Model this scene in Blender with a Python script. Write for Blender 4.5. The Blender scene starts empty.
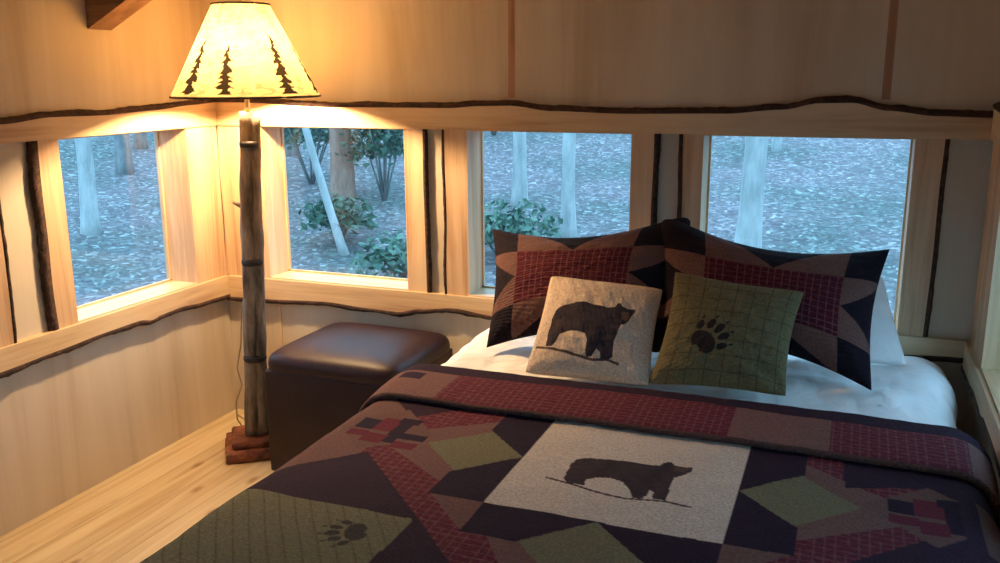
import bpy, bmesh, math, random
import numpy as np
from mathutils import Vector, Matrix, noise as mnoise
random.seed(7)
rng = np.random.default_rng(11)
C = bpy.context.scene.collection
R = math.radians

# ------------------------------------------------------------------ materials
def new_mat(name):
    m = bpy.data.materials.new(name); m.use_nodes = True
    nt = m.node_tree; b = nt.nodes['Principled BSDF']
    return m, nt, b

def N(nt, kind, **kw):
    n = nt.nodes.new(kind)
    for k, v in kw.items():
        if k in n.inputs: n.inputs[k].default_value = v
        else: setattr(n, k, v)
    return n

def ramp(nt, stops):
    r = nt.nodes.new('ShaderNodeValToRGB')
    e = r.color_ramp.elements
    while len(e) > 1: e.remove(e[-1])
    e[0].position = stops[0][0]; e[0].color = (*stops[0][1], 1)
    for p, c in stops[1:]:
        q = e.new(p); q.color = (*c, 1)
    return r

def coords(nt, scale=(1,1,1), rot=(0,0,0)):
    g = nt.nodes.new('ShaderNodeNewGeometry')
    mp = nt.nodes.new('ShaderNodeMapping')
    mp.inputs['Scale'].default_value = scale; mp.inputs['Rotation'].default_value = rot
    nt.links.new(g.outputs['Position'], mp.inputs['Vector'])
    return mp.outputs['Vector']

def wood(name, light, mid, dark, grain='X', rough=.6, freq=1.0, bump=.15, spread=1.0, fine=.35):
    """Stretched-noise wood; grain is the axis the fibres run along."""
    m, nt, b = new_mat(name)
    s = {'X': (1.1, 14, 14), 'Y': (14, 1.1, 14), 'Z': (14, 14, 1.1)}[grain]
    v = coords(nt, tuple(k*freq for k in s))
    n1 = N(nt, 'ShaderNodeTexNoise', Scale=1.0, Detail=5.0, Roughness=.6, Distortion=.7)
    nt.links.new(v, n1.inputs['Vector'])
    s2 = {'X': (3, 90, 90), 'Y': (90, 3, 90), 'Z': (90, 90, 3)}[grain]
    v2 = coords(nt, s2)
    n2 = N(nt, 'ShaderNodeTexNoise', Scale=1.0, Detail=2.0)
    nt.links.new(v2, n2.inputs['Vector'])
    n3 = N(nt, 'ShaderNodeTexNoise', Scale=1.7, Detail=2.0)
    nt.links.new(coords(nt), n3.inputs['Vector'])
    mx = N(nt, 'ShaderNodeMath', operation='MULTIPLY_ADD'); mx.inputs[1].default_value = fine
    nt.links.new(n2.outputs['Fac'], mx.inputs[0]); nt.links.new(n1.outputs['Fac'], mx.inputs[2])
    m3 = N(nt, 'ShaderNodeMath', operation='MULTIPLY_ADD'); m3.inputs[1].default_value = .3
    nt.links.new(n3.outputs['Fac'], m3.inputs[0]); nt.links.new(mx.outputs[0], m3.inputs[2])
    w = .16*spread
    c0 = .5+.15+fine*.5; r = ramp(nt, [(c0-w, dark), (c0, mid), (c0+w, light)])
    nt.links.new(m3.outputs[0], r.inputs['Fac'])
    nt.links.new(r.outputs['Color'], b.inputs['Base Color'])
    b.inputs['Roughness'].default_value = rough
    bp = N(nt, 'ShaderNodeBump', Strength=bump, Distance=.004)
    nt.links.new(mx.outputs[0], bp.inputs['Height']); nt.links.new(bp.outputs['Normal'], b.inputs['Normal'])
    return m

def rough_mat(name, a, c, scale=30, rough=.9, bump=.6, dist=.01, stretch=(1,1,1)):
    m, nt, b = new_mat(name)
    n = N(nt, 'ShaderNodeTexNoise', Scale=scale, Detail=6.0, Roughness=.65)
    nt.links.new(coords(nt, stretch), n.inputs['Vector'])
    r = ramp(nt, [(.35, a), (.68, c)])
    nt.links.new(n.outputs['Fac'], r.inputs['Fac']); nt.links.new(r.outputs['Color'], b.inputs['Base Color'])
    b.inputs['Roughness'].default_value = rough
    bp = N(nt, 'ShaderNodeBump', Strength=bump, Distance=dist)
    nt.links.new(n.outputs['Fac'], bp.inputs['Height']); nt.links.new(bp.outputs['Normal'], b.inputs['Normal'])
    return m

def plain(name, col, rough=.5, metal=0):
    m, nt, b = new_mat(name)
    b.inputs['Base Color'].default_value = (*col, 1); b.inputs['Roughness'].default_value = rough
    b.inputs['Metallic'].default_value = metal
    return m

PLY = dict(light=(.70,.54,.37), mid=(.60,.44,.28), dark=(.49,.33,.19))
ply_mat = wood('birch_plywood', (.66,.58,.46), (.60,.51,.39), (.47,.37,.26), 'Z', .5, .30, .04, 1.25, .08)
board_x = wood('maple_board_x', (.72,.56,.36), (.64,.46,.27), (.46,.28,.15), 'X', .42, .6, .12, 1.15, .25)
board_y = wood('maple_board_y', (.72,.56,.36), (.64,.46,.27), (.46,.28,.15), 'Y', .42, .6, .12, 1.15, .25)
board_z = wood('maple_board_z', (.70,.52,.33), (.61,.41,.25), (.42,.24,.13), 'Z', .42, .6, .12, 1.15, .25)
jamb_mat = wood('maple_jamb', (.80,.58,.38), (.72,.48,.28), (.58,.36,.19), 'Z', .45, .7)
rafter_mat = wood('fir_rafter', (.34,.19,.10), (.27,.14,.07), (.18,.09,.04), 'X', .5, 1.0)
batten_mat = wood('stained_strip', (.46,.27,.17), (.40,.22,.13), (.30,.15,.09), 'Z', .6, 1.0)
bark_mat = rough_mat('bark', (.016,.008,.006), (.095,.040,.025), 45, .9, .9, .012)
hick_mat = rough_mat('hickory_bark', (.10,.075,.05), (.42,.33,.24), 26, .8, .9, .01, (1,1,.22))
log_mat = rough_mat('red_log', (.10,.025,.012), (.42,.13,.06), 22, .45, .8, .012)
ring_mat = plain('dark_binding', (.02,.014,.012), .6)
brass_mat = plain('aged_brass', (.62,.45,.22), .35, .9)

def floor_material():
    m, nt, b = new_mat('pine_planks')
    v = coords(nt)
    sep = N(nt, 'ShaderNodeSeparateXYZ'); nt.links.new(v, sep.inputs[0])
    # plank index along x, 0.145 m wide, gaps 3 mm
    dv = N(nt, 'ShaderNodeMath', operation='DIVIDE'); dv.inputs[1].default_value = .155
    ad = N(nt, 'ShaderNodeMath', operation='ADD'); ad.inputs[1].default_value = -.015
    nt.links.new(sep.outputs['X'], ad.inputs[0]); nt.links.new(ad.outputs[0], dv.inputs[0])
    fl = N(nt, 'ShaderNodeMath', operation='FLOOR'); fr = N(nt, 'ShaderNodeMath', operation='FRACT')
    nt.links.new(dv.outputs[0], fl.inputs[0]); nt.links.new(dv.outputs[0], fr.inputs[0])
    cmb = N(nt, 'ShaderNodeCombineXYZ')
    m7 = N(nt, 'ShaderNodeMath', operation='MULTIPLY'); m7.inputs[1].default_value = 7.31
    nt.links.new(fl.outputs[0], m7.inputs[0])
    yv = N(nt, 'ShaderNodeMath', operation='MULTIPLY'); yv.inputs[1].default_value = 1.2
    nt.links.new(sep.outputs['Y'], yv.inputs[0])
    xs = N(nt, 'ShaderNodeMath', operation='MULTIPLY'); xs.inputs[1].default_value = 22
    nt.links.new(sep.outputs['X'], xs.inputs[0])
    nt.links.new(xs.outputs[0], cmb.inputs[0]); nt.links.new(yv.outputs[0], cmb.inputs[1]); nt.links.new(m7.outputs[0], cmb.inputs[2])
    n1 = N(nt, 'ShaderNodeTexNoise', Scale=1.0, Detail=4.0, Distortion=1.0); nt.links.new(cmb.outputs[0], n1.inputs['Vector'])
    r = ramp(nt, [(.30, (.50,.35,.18)), (.5, (.62,.48,.28)), (.72, (.70,.57,.36))])
    nt.links.new(n1.outputs['Fac'], r.inputs['Fac'])
    # knots
    cm2 = N(nt, 'ShaderNodeCombineXYZ')
    k1 = N(nt, 'ShaderNodeMath', operation='MULTIPLY'); k1.inputs[1].default_value = 8.0
    k2 = N(nt, 'ShaderNodeMath', operation='MULTIPLY'); k2.inputs[1].default_value = 3.4
    nt.links.new(sep.outputs['X'], k1.inputs[0]); nt.links.new(sep.outputs['Y'], k2.inputs[0])
    nt.links.new(k1.outputs[0], cm2.inputs[0]); nt.links.new(k2.outputs[0], cm2.inputs[1])
    vo = N(nt, 'ShaderNodeTexVoronoi', Scale=1.0); nt.links.new(cm2.outputs[0], vo.inputs['Vector'])
    kr = ramp(nt, [(.05, (.42,.22,.10)), (.17, (1,1,1))])
    nt.links.new(vo.outputs['Distance'], kr.inputs['Fac'])
    mul = N(nt, 'ShaderNodeMix', data_type='RGBA', blend_type='MULTIPLY'); mul.inputs[0].default_value = .75
    nt.links.new(r.outputs['Color'], mul.inputs[6]); nt.links.new(kr.outputs['Color'], mul.inputs[7])
    gap = ramp(nt, [(.0, (.30,.18,.08)), (.022, (1,1,1))])
    nt.links.new(fr.outputs[0], gap.inputs['Fac'])
    m2 = N(nt, 'ShaderNodeMix', data_type='RGBA', blend_type='MULTIPLY'); m2.inputs[0].default_value = 1
    nt.links.new(mul.outputs[2], m2.inputs[6]); nt.links.new(gap.outputs['Color'], m2.inputs[7])
    nt.links.new(m2.outputs[2], b.inputs['Base Color'])
    b.inputs['Roughness'].default_value = .45
    return m
floor_mat = floor_material()

def cloth_mat(name, rough=.95, rib=None, sheen=.3, bump=.5, weave=500):
    """fabric whose dyed pattern is carried by the mesh's colour attribute"""
    m, nt, b = new_mat(name)
    a = N(nt, 'ShaderNodeAttribute', attribute_name='dye')
    nz = N(nt, 'ShaderNodeTexNoise', Scale=160.0, Detail=3.0); nt.links.new(coords(nt), nz.inputs['Vector'])
    rr = ramp(nt, [(.3, (.72,.72,.72)), (.7, (1.15,1.15,1.15))]); nt.links.new(nz.outputs['Fac'], rr.inputs['Fac'])
    mx = N(nt, 'ShaderNodeMix', data_type='RGBA', blend_type='MULTIPLY'); mx.inputs[0].default_value = 1
    nt.links.new(a.outputs['Color'], mx.inputs[6]); nt.links.new(rr.outputs['Color'], mx.inputs[7])
    nt.links.new(mx.outputs[2], b.inputs['Base Color'])
    b.inputs['Roughness'].default_value = rough
    b.inputs['Sheen Weight'].default_value = 0.0
    b.inputs['Specular IOR Level'].default_value = .15
    if rib:
        wv = N(nt, 'ShaderNodeTexWave', Scale=rib[1], Distortion=1.2); wv.inputs['Detail Scale'].default_value = 3
        nt.links.new(coords(nt, (1,1,1), (0,0,R(rib[0]))), wv.inputs['Vector'])
        cr = N(nt, 'ShaderNodeTexNoise', Scale=34.0, Detail=4.0, Distortion=1.5); nt.links.new(coords(nt, (1,1,1), (0,0,R(30))), cr.inputs['Vector'])
        hm = N(nt, 'ShaderNodeMath', operation='MULTIPLY_ADD'); hm.inputs[1].default_value = .35
        nt.links.new(wv.outputs['Fac'], hm.inputs[0]); nt.links.new(cr.outputs['Fac'], hm.inputs[2])
        h = hm.outputs[0]
    else:
        h = nz.outputs['Fac']
    bp = N(nt, 'ShaderNodeBump', Strength=bump*1.3, Distance=.010 if rib else .003)
    nt.links.new(h, bp.inputs['Height']); nt.links.new(bp.outputs['Normal'], b.inputs['Normal'])
    return m
quilt_mat = cloth_mat('quilted_cotton', rib=(38, 55), bump=.6)
sham_mat = cloth_mat('sham_cotton', rib=(90, 40), bump=.4)
cream_mat = cloth_mat('boucle_cushion')
green_mat = cloth_mat('plaid_cushion')

def leather():
    m, nt, b = new_mat('dark_leather')
    v = N(nt, 'ShaderNodeTexVoronoi', Scale=180.0); nt.links.new(coords(nt), v.inputs['Vector'])
    n = N(nt, 'ShaderNodeTexNoise', Scale=5.0, Detail=4.0); nt.links.new(coords(nt), n.inputs['Vector'])
    r = ramp(nt, [(.3, (.016,.006,.010)), (.7, (.034,.013,.017))])
    nt.links.new(n.outputs['Fac'], r.inputs['Fac']); nt.links.new(r.outputs['Color'], b.inputs['Base Color'])
    b.inputs['Specular IOR Level'].default_value = .35; b.inputs['Roughness'].default_value = .48
    bp = N(nt, 'ShaderNodeBump', Strength=.25, Distance=.001)
    nt.links.new(v.outputs['Distance'], bp.inputs['Height']); nt.links.new(bp.outputs['Normal'], b.inputs['Normal'])
    return m
leather_mat = leather()

def white_cloth(name):
    m, nt, b = new_mat(name)
    b.inputs['Base Color'].default_value = (.90,.89,.88,1); b.inputs['Roughness'].default_value = .95
    n = N(nt, 'ShaderNodeTexNoise', Scale=14.0, Detail=5.0, Distortion=1.0); nt.links.new(coords(nt), n.inputs['Vector'])
    bp = N(nt, 'ShaderNodeBump', Strength=.5, Distance=.02)
    nt.links.new(n.outputs['Fac'], bp.inputs['Height']); nt.links.new(bp.outputs['Normal'], b.inputs['Normal'])
    return m
sheet_mat = white_cloth('white_cotton')

def glass():
    m = bpy.data.materials.new('window_glass'); m.use_nodes = True
    nt = m.node_tree; nt.nodes.clear()
    o = nt.nodes.new('ShaderNodeOutputMaterial')
    t = N(nt, 'ShaderNodeBsdfTransparent'); t.inputs[0].default_value = (.96,.98,.98,1)
    g = N(nt, 'ShaderNodeBsdfGlossy', Roughness=.02)
    f = N(nt, 'ShaderNodeFresnel', IOR=1.45)
    mx = nt.nodes.new('ShaderNodeMixShader')
    gm = nt.nodes.new('ShaderNodeNewGeometry')
    inv = N(nt, 'ShaderNodeMath', operation='SUBTRACT'); inv.inputs[0].default_value = 1; nt.links.new(gm.outputs['Backfacing'], inv.inputs[1])
    ml = N(nt, 'ShaderNodeMath', operation='MULTIPLY'); nt.links.new(f.outputs[0], ml.inputs[0]); nt.links.new(inv.outputs[0], ml.inputs[1])
    nt.links.new(ml.outputs[0], mx.inputs[0]); nt.links.new(t.outputs[0], mx.inputs[1]); nt.links.new(g.outputs[0], mx.inputs[2])
    nt.links.new(mx.outputs[0], o.inputs[0])
    return m
glass_mat = glass()

def shade_material():
    m = bpy.data.materials.new('parchment_shade'); m.use_nodes = True
    nt = m.node_tree; nt.nodes.clear()
    o = nt.nodes.new('ShaderNodeOutputMaterial')
    a = N(nt, 'ShaderNodeAttribute', attribute_name='dye')
    d = N(nt, 'ShaderNodeBsdfDiffuse'); t = N(nt, 'ShaderNodeBsdfTranslucent')
    nt.links.new(a.outputs['Color'], d.inputs[0]); nt.links.new(a.outputs['Color'], t.inputs[0])
    mx = nt.nodes.new('ShaderNodeMixShader'); mx.inputs[0].default_value = .5
    nt.links.new(d.outputs[0], mx.inputs[1]); nt.links.new(t.outputs[0], mx.inputs[2])
    nt.links.new(mx.outputs[0], o.inputs[0])
    return m
shade_mat = shade_material()
def bulb_material():
    m = bpy.data.materials.new('lit_bulb'); m.use_nodes = True
    nt = m.node_tree; nt.nodes.clear()
    o = nt.nodes.new('ShaderNodeOutputMaterial')
    e = N(nt, 'ShaderNodeEmission', Strength=LAMP); e.inputs[0].default_value = LAMP_COL
    nt.links.new(e.outputs[0], o.inputs[0]); return m
LAMP = 3100.0; LAMP_COL = (1.0, .68, .36, 1)
bulb_mat = bulb_material()

def litter():
    m, nt, b = new_mat('leaf_litter')
    n = N(nt, 'ShaderNodeTexNoise', Scale=3.0, Detail=4.0); nt.links.new(coords(nt), n.inputs['Vector'])
    v = N(nt, 'ShaderNodeTexVoronoi', Scale=24.0, Randomness=1.0)
    ad = N(nt, 'ShaderNodeVectorMath', operation='MULTIPLY_ADD')
    ad.inputs[1].default_value = (.25,.25,.25)
    nt.links.new(n.outputs['Color'], ad.inputs[0]); nt.links.new(coords(nt), ad.inputs[2])
    nt.links.new(ad.outputs[0], v.inputs['Vector'])
    sp = N(nt, 'ShaderNodeSeparateColor'); nt.links.new(v.outputs['Color'], sp.inputs[0])
    r = ramp(nt, [(.0, (.12,.10,.11)), (.45, (.17,.15,.16)), (.75, (.23,.21,.22)), (.93, (.33,.31,.32)), (1.0, (.50,.49,.50))])  # palest cells put the sheen of the leaves into the colour
    nt.links.new(sp.outputs[0], r.inputs['Fac'])
    n2 = N(nt, 'ShaderNodeTexNoise', Scale=.55, Detail=3.0); nt.links.new(coords(nt), n2.inputs['Vector'])
    gr = ramp(nt, [(.42, (1.1,1.05,1.05)), (.62, (.60,.78,.70))]); nt.links.new(n2.outputs['Fac'], gr.inputs['Fac'])
    mx = N(nt, 'ShaderNodeMix', data_type='RGBA', blend_type='MULTIPLY'); mx.inputs[0].default_value = 1
    nt.links.new(r.outputs['Color'], mx.inputs[6]); nt.links.new(gr.outputs['Color'], mx.inputs[7])
    nt.links.new(mx.outputs[2], b.inputs['Base Color']); b.inputs['Roughness'].default_value = .8
    bp = N(nt, 'ShaderNodeBump', Strength=.8, Distance=.05)
    nt.links.new(sp.outputs[1], bp.inputs['Height']); nt.links.new(bp.outputs['Normal'], b.inputs['Normal'])
    return m
litter_mat = litter()
pale_bark = rough_mat('pale_bark', (.34,.36,.35), (.58,.60,.58), 9, .9, .5, .03, (1,1,.3))
grey_bark = rough_mat('grey_bark', (.16,.17,.17), (.34,.35,.34), 9, .9, .6, .03, (1,1,.3))
brown_bark = rough_mat('brown_bark', (.20,.13,.10), (.42,.29,.23), 9, .9, .6, .03, (1,1,.3))
leaf_mat = rough_mat('evergreen_leaf', (.07,.14,.11), (.15,.27,.19), 4, .6, .1)
leaf_dark = rough_mat('dark_evergreen_leaf', (.03,.09,.06), (.10,.20,.13), 4, .6, .1)

# ------------------------------------------------------------------ helpers
def link(name, me, m, parent=None, smooth=False):
    o = bpy.data.objects.new(name, me); C.objects.link(o)
    if m: me.materials.append(m)
    if parent: o.parent = parent
    if smooth:
        me.polygons.foreach_set('use_smooth', [True]*len(me.polygons))
    return o
def obj(name, bm, m, parent=None, smooth=False):
    bmesh.ops.recalc_face_normals(bm, faces=bm.faces)
    me = bpy.data.meshes.new(name); bm.to_mesh(me); bm.free()
    return link(name, me, m, parent, smooth)
def tag(o, label=None, cat=None, group=None, kind=None):
    if label: o['label'] = label
    if cat: o['category'] = cat
    if group: o['group'] = group
    if kind: o['kind'] = kind
    return o
def empty(name, loc=(0,0,0)):
    # parts carry world-space vertices, so each thing is shifted back by its own location
    o = bpy.data.objects.new(name, None); C.objects.link(o); o.location = loc
    o.empty_display_size = .1
    return o
def adopt(root, *kids):
    for k in kids:
        k.parent = root; k.matrix_parent_inverse = Matrix.Translation(root.location).inverted()
def box(bm, x0, x1, y0, y1, z0, z1, bev=0):
    vs = [bm.verts.new(p) for p in ((x0,y0,z0),(x1,y0,z0),(x1,y1,z0),(x0,y1,z0),(x0,y0,z1),(x1,y0,z1),(x1,y1,z1),(x0,y1,z1))]
    fs = [bm.faces.new([vs[i] for i in f]) for f in ((3,2,1,0),(4,5,6,7),(0,1,5,4),(1,2,6,5),(2,3,7,6),(3,0,4,7))]
    if bev:
        es = list({e for f in fs for e in f.edges})
        bmesh.ops.bevel(bm, geom=es, offset=bev, segments=2, affect='EDGES', profile=.6)
def mk(fn, *a, **k):
    bm = bmesh.new(); fn(bm, *a, **k); return bm
def tube(bm, pts, radii, seg=12, jitter=0, caps=True):
    rings = []
    P = [Vector(p) for p in pts]
    for i, p in enumerate(P):
        d = (P[min(i+1, len(P)-1)] - P[max(i-1, 0)]).normalized()
        ref = Vector((0,1,0)) if abs(d.y) < .9 else Vector((1,0,0))
        a = d.cross(ref).normalized(); b = d.cross(a)
        r = radii[i] if hasattr(radii, '__len__') else radii
        ring = []
        for k in range(seg):
            t = 2*math.pi*k/seg
            q = a*math.cos(t)+b*math.sin(t)
            rr = r*(1+(jitter*mnoise.noise((p+q*.5)*9) if jitter else 0))
            ring.append(bm.verts.new(p+q*rr))
        rings.append(ring)
    for r0, r1 in zip(rings, rings[1:]):
        for k in range(seg):
            bm.faces.new((r0[k], r0[(k+1)%seg], r1[(k+1)%seg], r1[k]))
    if caps:
        bm.faces.new(rings[0][::-1]); bm.faces.new(rings[-1])
def grid_mesh(name, P, col=None, closed=False):
    """P: (nu, nv, 3) array of points -> quad mesh with the 'dye' colour attribute."""
    nu, nv = P.shape[:2]
    me = bpy.data.meshes.new(name)
    idx = np.arange(nu*nv).reshape(nu, nv)
    q = np.stack([idx[:-1,:-1], idx[1:,:-1], idx[1:,1:], idx[:-1,1:]], -1).reshape(-1, 4)
    me.vertices.add(nu*nv); me.vertices.foreach_set('co', P.reshape(-1).astype(np.float32))
    me.loops.add(len(q)*4); me.loops.foreach_set('vertex_index', q.reshape(-1).astype(np.int32))
    me.polygons.add(len(q)); me.polygons.foreach_set('loop_start', (np.arange(len(q))*4).astype(np.int32))
    me.update(calc_edges=True)
    me.polygons.foreach_set('use_smooth', np.ones(len(q), bool))
    if col is not None:
        a = me.color_attributes.new('dye', 'FLOAT_COLOR', 'POINT')
        c4 = np.ones((nu*nv, 4), np.float32); c4[:, :3] = col.reshape(-1, 3)
        a.data.foreach_set('color', c4.reshape(-1))
    me.validate(); me.update()
    return me
def wnoise(x, y, seed=0, n=6, f=6.0):
    """smooth pseudo-noise of numpy arrays from summed sines"""
    r = np.random.default_rng(seed); o = 0
    for i in range(n):
        a = r.uniform(0, 2*np.pi); k = f*(1+i*.75); ph = r.uniform(0, 6.28)
        o = o + np.sin((np.cos(a)*x+np.sin(a)*y)*k+ph)/(1+i*.6)
    return o/n*1.6
def in_poly(x, y, poly):
    inside = np.zeros(x.shape, bool); n = len(poly)
    for i in range(n):
        x0, y0 = poly[i]; x1, y1 = poly[(i+1) % n]
        if y0 == y1: continue
        c = ((y0 > y) != (y1 > y)) & (x < (x1-x0)*(y-y0)/(y1-y0)+x0)
        inside ^= c
    return inside
def near_line(x, y, pts, w):
    m = np.zeros(x.shape, bool)
    for (x0, y0), (x1, y1) in zip(pts, pts[1:]):
        L = (x1-x0)**2+(y1-y0)**2
        t = np.clip(((x-x0)*(x1-x0)+(y-y0)*(y1-y0))/L, 0, 1)
        m |= np.hypot(x-x0-t*(x1-x0), y-y0-t*(y1-y0)) < w
    return m

# ------------------------------------------------------------------ room shell
XR = 3.127          # front plane of the right wall's trim
YF = -4.3           # front wall
RECESS = .02        # plywood sits this far behind the trim faces
THICK = .17
EAVE = 1.93
SLOPE = .5
# wall frames: s runs along the wall, z up, d outward (0 = trim face)
FR = {'back': lambda s, z, d: (s, d, z), 'left': lambda s, z, d: (-d, -s, z), 'right': lambda s, z, d: (XR+d, -s, z)}
def wbox(bm, w, s0, s1, z0, z1, d0, d1, bev=0):
    a = FR[w](s0, z0, d0); b = FR[w](s1, z1, d1)
    lo = [min(p, q) for p, q in zip(a, b)]; hi = [max(p, q) for p, q in zip(a, b)]
    box(bm, lo[0], hi[0], lo[1], hi[1], lo[2], hi[2], bev)

def wall_cells(w, s0, s1, z0, z1, holes):
    bm = bmesh.new(); cur = s0
    for (a, b, h0, h1) in sorted(holes):
        wbox(bm, w, cur, a, z0, z1, RECESS, THICK)
        wbox(bm, w, a, b, z0, h0, RECESS, THICK); wbox(bm, w, a, b, h1, z1, RECESS, THICK)
        cur = b
    wbox(bm, w, cur, s1, z0, z1, RECESS, THICK)
    return bm
ZS, ZH = .678, 1.372
HOLES = {'back': [(.235,.950), (1.229,1.915), (2.178,2.898)],
         'left': [(.205,.898), (1.27,1.96), (2.3,3.0)],
         'right': [(.33,1.10), (1.42,2.15), (2.5,3.2)]}
allw = {}
for w, (s0, s1) in {'back': (-RECESS, XR+RECESS), 'left': (-THICK, -YF), 'right': (-THICK, -YF)}.items():
    o = obj('wall_'+w, wall_cells(w, s0, s1, 0, EAVE, [(a,b,ZS,ZH) for a,b in HOLES[w]]), ply_mat); tag(o, kind='structure'); allw[w] = o
# gable above the back wall
bm = bmesh.new()
xa, xb = -RECESS, XR+RECESS; xm = (xa+xb)/2; zr = EAVE+SLOPE*(xm-xa)
v = [bm.verts.new(p) for y in (RECESS, THICK) for p in ((xa,y,EAVE),(xb,y,EAVE),(xm,y,zr))]
bm.faces.new((v[0],v[1],v[2])); bm.faces.new((v[5],v[4],v[3]))
for i, j in ((0,1),(1,2),(2,0)): bm.faces.new((v[i],v[i+3],v[j+3],v[j]))
tag(obj('wall_gable', bm, ply_mat), kind='structure')
# front wall; unseen glazed door opening, added and sized to let in fill light
bm = bmesh.new()
box(bm, -THICK, 1.75, YF-.15, YF, 0, EAVE); box(bm, 2.65, XR+THICK, YF-.15, YF, 0, EAVE)
box(bm, 1.75, 2.65, YF-.15, YF, 1.9, EAVE+.02)
v = [bm.verts.new(p) for y in (YF-.15, YF) for p in ((xa-.15,y,EAVE),(xb+.15,y,EAVE),(xm,y,zr+.07))]
bm.faces.new((v[0],v[1],v[2])); bm.faces.new((v[5],v[4],v[3]))
for i, j in ((0,1),(1,2),(2,0)): bm.faces.new((v[i],v[i+3],v[j+3],v[j]))
tag(obj('wall_front', bm, ply_mat), kind='structure')
dr = tag(empty('fill_light_door_1', (2.2, YF-.1, 0)), kind='structure')
bm = bmesh.new()
for x in (1.75, 2.57): box(bm, x, x+.08, YF-.11, YF-.05, 0, 1.9)
for z in (0, .8, 1.8): box(bm, 1.83, 2.57, YF-.11, YF-.05, z, z+.1)
df = obj('fill_door_frame', bm, board_z); dg = obj('fill_door_glass', mk(box, 1.83, 2.57, YF-.085, YF-.08, .1, 1.8), glass_mat); adopt(dr, df, dg)

tag(obj('floor', mk(box, -RECESS, XR+RECESS, YF, RECESS, -.06, 0), floor_mat), kind='structure')
for side, x0, x1, z0, z1 in (('left', xa-.35, xm, EAVE-.175+.02, zr+.02), ('right', xb+.35, xm, EAVE-.175+.02, zr+.02)):
    bm = bmesh.new()
    vs = [bm.verts.new(p) for p in ((x0,.45,z0),(x1,.45,z1),(x1,YF-.4,z1),(x0,YF-.4,z0),(x0,.45,z0+.05),(x1,.45,z1+.05),(x1,YF-.4,z1+.05),(x0,YF-.4,z0+.05))]
    for f in ((3,2,1,0),(4,5,6,7),(0,1,5,4),(1,2,6,5),(2,3,7,6),(3,0,4,7)): bm.faces.new([vs[i] for i in f])
    tag(obj('ceiling_'+side, bm, ply_mat), kind='structure')
# rafters, bottom meets the side walls at z = 1.77
nt_ = 0
for y in (-.620, -1.25, -1.86, -2.47, -3.08, -3.69):
    for sgn in (0, 1):
        nt_ += 1
        bm = bmesh.new(); X = (lambda x: x) if not sgn else (lambda x: XR-x)
        prof = [(-RECESS, 1.765), (-RECESS, EAVE+.02), (xm if not sgn else XR-xm, EAVE+.02+SLOPE*(xm+RECESS)), (xm if not sgn else XR-xm, 1.765+SLOPE*(xm+RECESS))]
        vs = [bm.verts.new((X(px), yy, pz)) for yy in (y-.06, y+.06) for px, pz in prof]
        bm.faces.new(vs[:4]); bm.faces.new(vs[4:][::-1])
        for i in range(4): bm.faces.new((vs[i], vs[i+4], vs[(i+1)%4+4], vs[(i+1)%4]))
        tag(obj('trim_%d' % nt_, bm, rafter_mat), kind='structure')

# live-edge boards: a strip with two wavy rims, plus its bark
def interp(pts):
    xs = [p[0] for p in pts]; ys = [p[1] for p in pts]
    def f(s):
        # smooth (cosine) interpolation
        if s <= xs[0]: return ys[0]
        if s >= xs[-1]: return ys[-1]
        i = max(k for k in range(len(xs)) if xs[k] <= s); i = min(i, len(xs)-2)
        t = (s-xs[i])/(xs[i+1]-xs[i]); t = t*t*(3-2*t)
        return ys[i]*(1-t)+ys[i+1]*t
    return f
def strip(bm, w, ss, lo, hi, d0, d1, vertical=False):
    """solid strip along s (or along z when vertical) between rims lo(s), hi(s)"""
    rings = []
    for s in ss:
        a, b = lo(s), hi(s)
        q = [(a, d0), (b, d0), (b, d1), (a, d1)]
        rings.append([bm.verts.new(FR[w](k, s, d) if vertical else FR[w](s, k, d)) for k, d in q])
    for r0, r1 in zip(rings, rings[1:]):
        for k in range(4): bm.faces.new((r0[k], r0[(k+1)%4], r1[(k+1)%4], r1[k]))
    bm.faces.new(rings[0][::-1]); bm.faces.new(rings[-1])
def bark(bm, w, ss, edge, width, d0, d1, out, vertical=False, seed=0):
    """rough rounded bark rim hugging an edge; out = +1/-1 side it grows to"""
    rings = []
    for s in ss:
        wd = width*(1+.35*mnoise.noise((s*7, seed, 0))+.22*mnoise.noise((s*34, seed, 5)))
        wd = max(wd, width*.25); e = edge(s)
        dd = d0 - .004 + .006*mnoise.noise((s*20, 3, seed))
        prof = [(e-out*.004, d0-.001), (e+out*wd*.5, dd), (e+out*wd, (dd+d1)/2), (e+out*wd*.8, d1), (e-out*.004, d1)]
        rings.append([bm.verts.new(FR[w](k, s, d) if vertical else FR[w](s, k, d)) for k, d in prof])
    n = 5
    for r0, r1 in zip(rings, rings[1:]):
        for k in range(n): bm.faces.new((r0[k], r0[(k+1)%n], r1[(k+1)%n], r1[k]))
    bm.faces.new(rings[0][::-1]); bm.faces.new(rings[-1])
def rng_s(a, b, step=.02):
    n = max(2, int(abs(b-a)/step)); return [a+(b-a)*i/n for i in range(n+1)]
def wob(f, amp, k, seed): return lambda s: f(s)+amp*mnoise.noise((s*k, seed, 1.7))
tn = nt_
def trim(bm, m, bark_bm=None):
    global tn
    tn += 1
    o = tag(obj('trim_%d' % tn, bm, m), kind='structure')
    if bark_bm is not None: obj('bark_edge', bark_bm, bark_mat, o, True)
    return o
FACE = -.008
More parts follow.
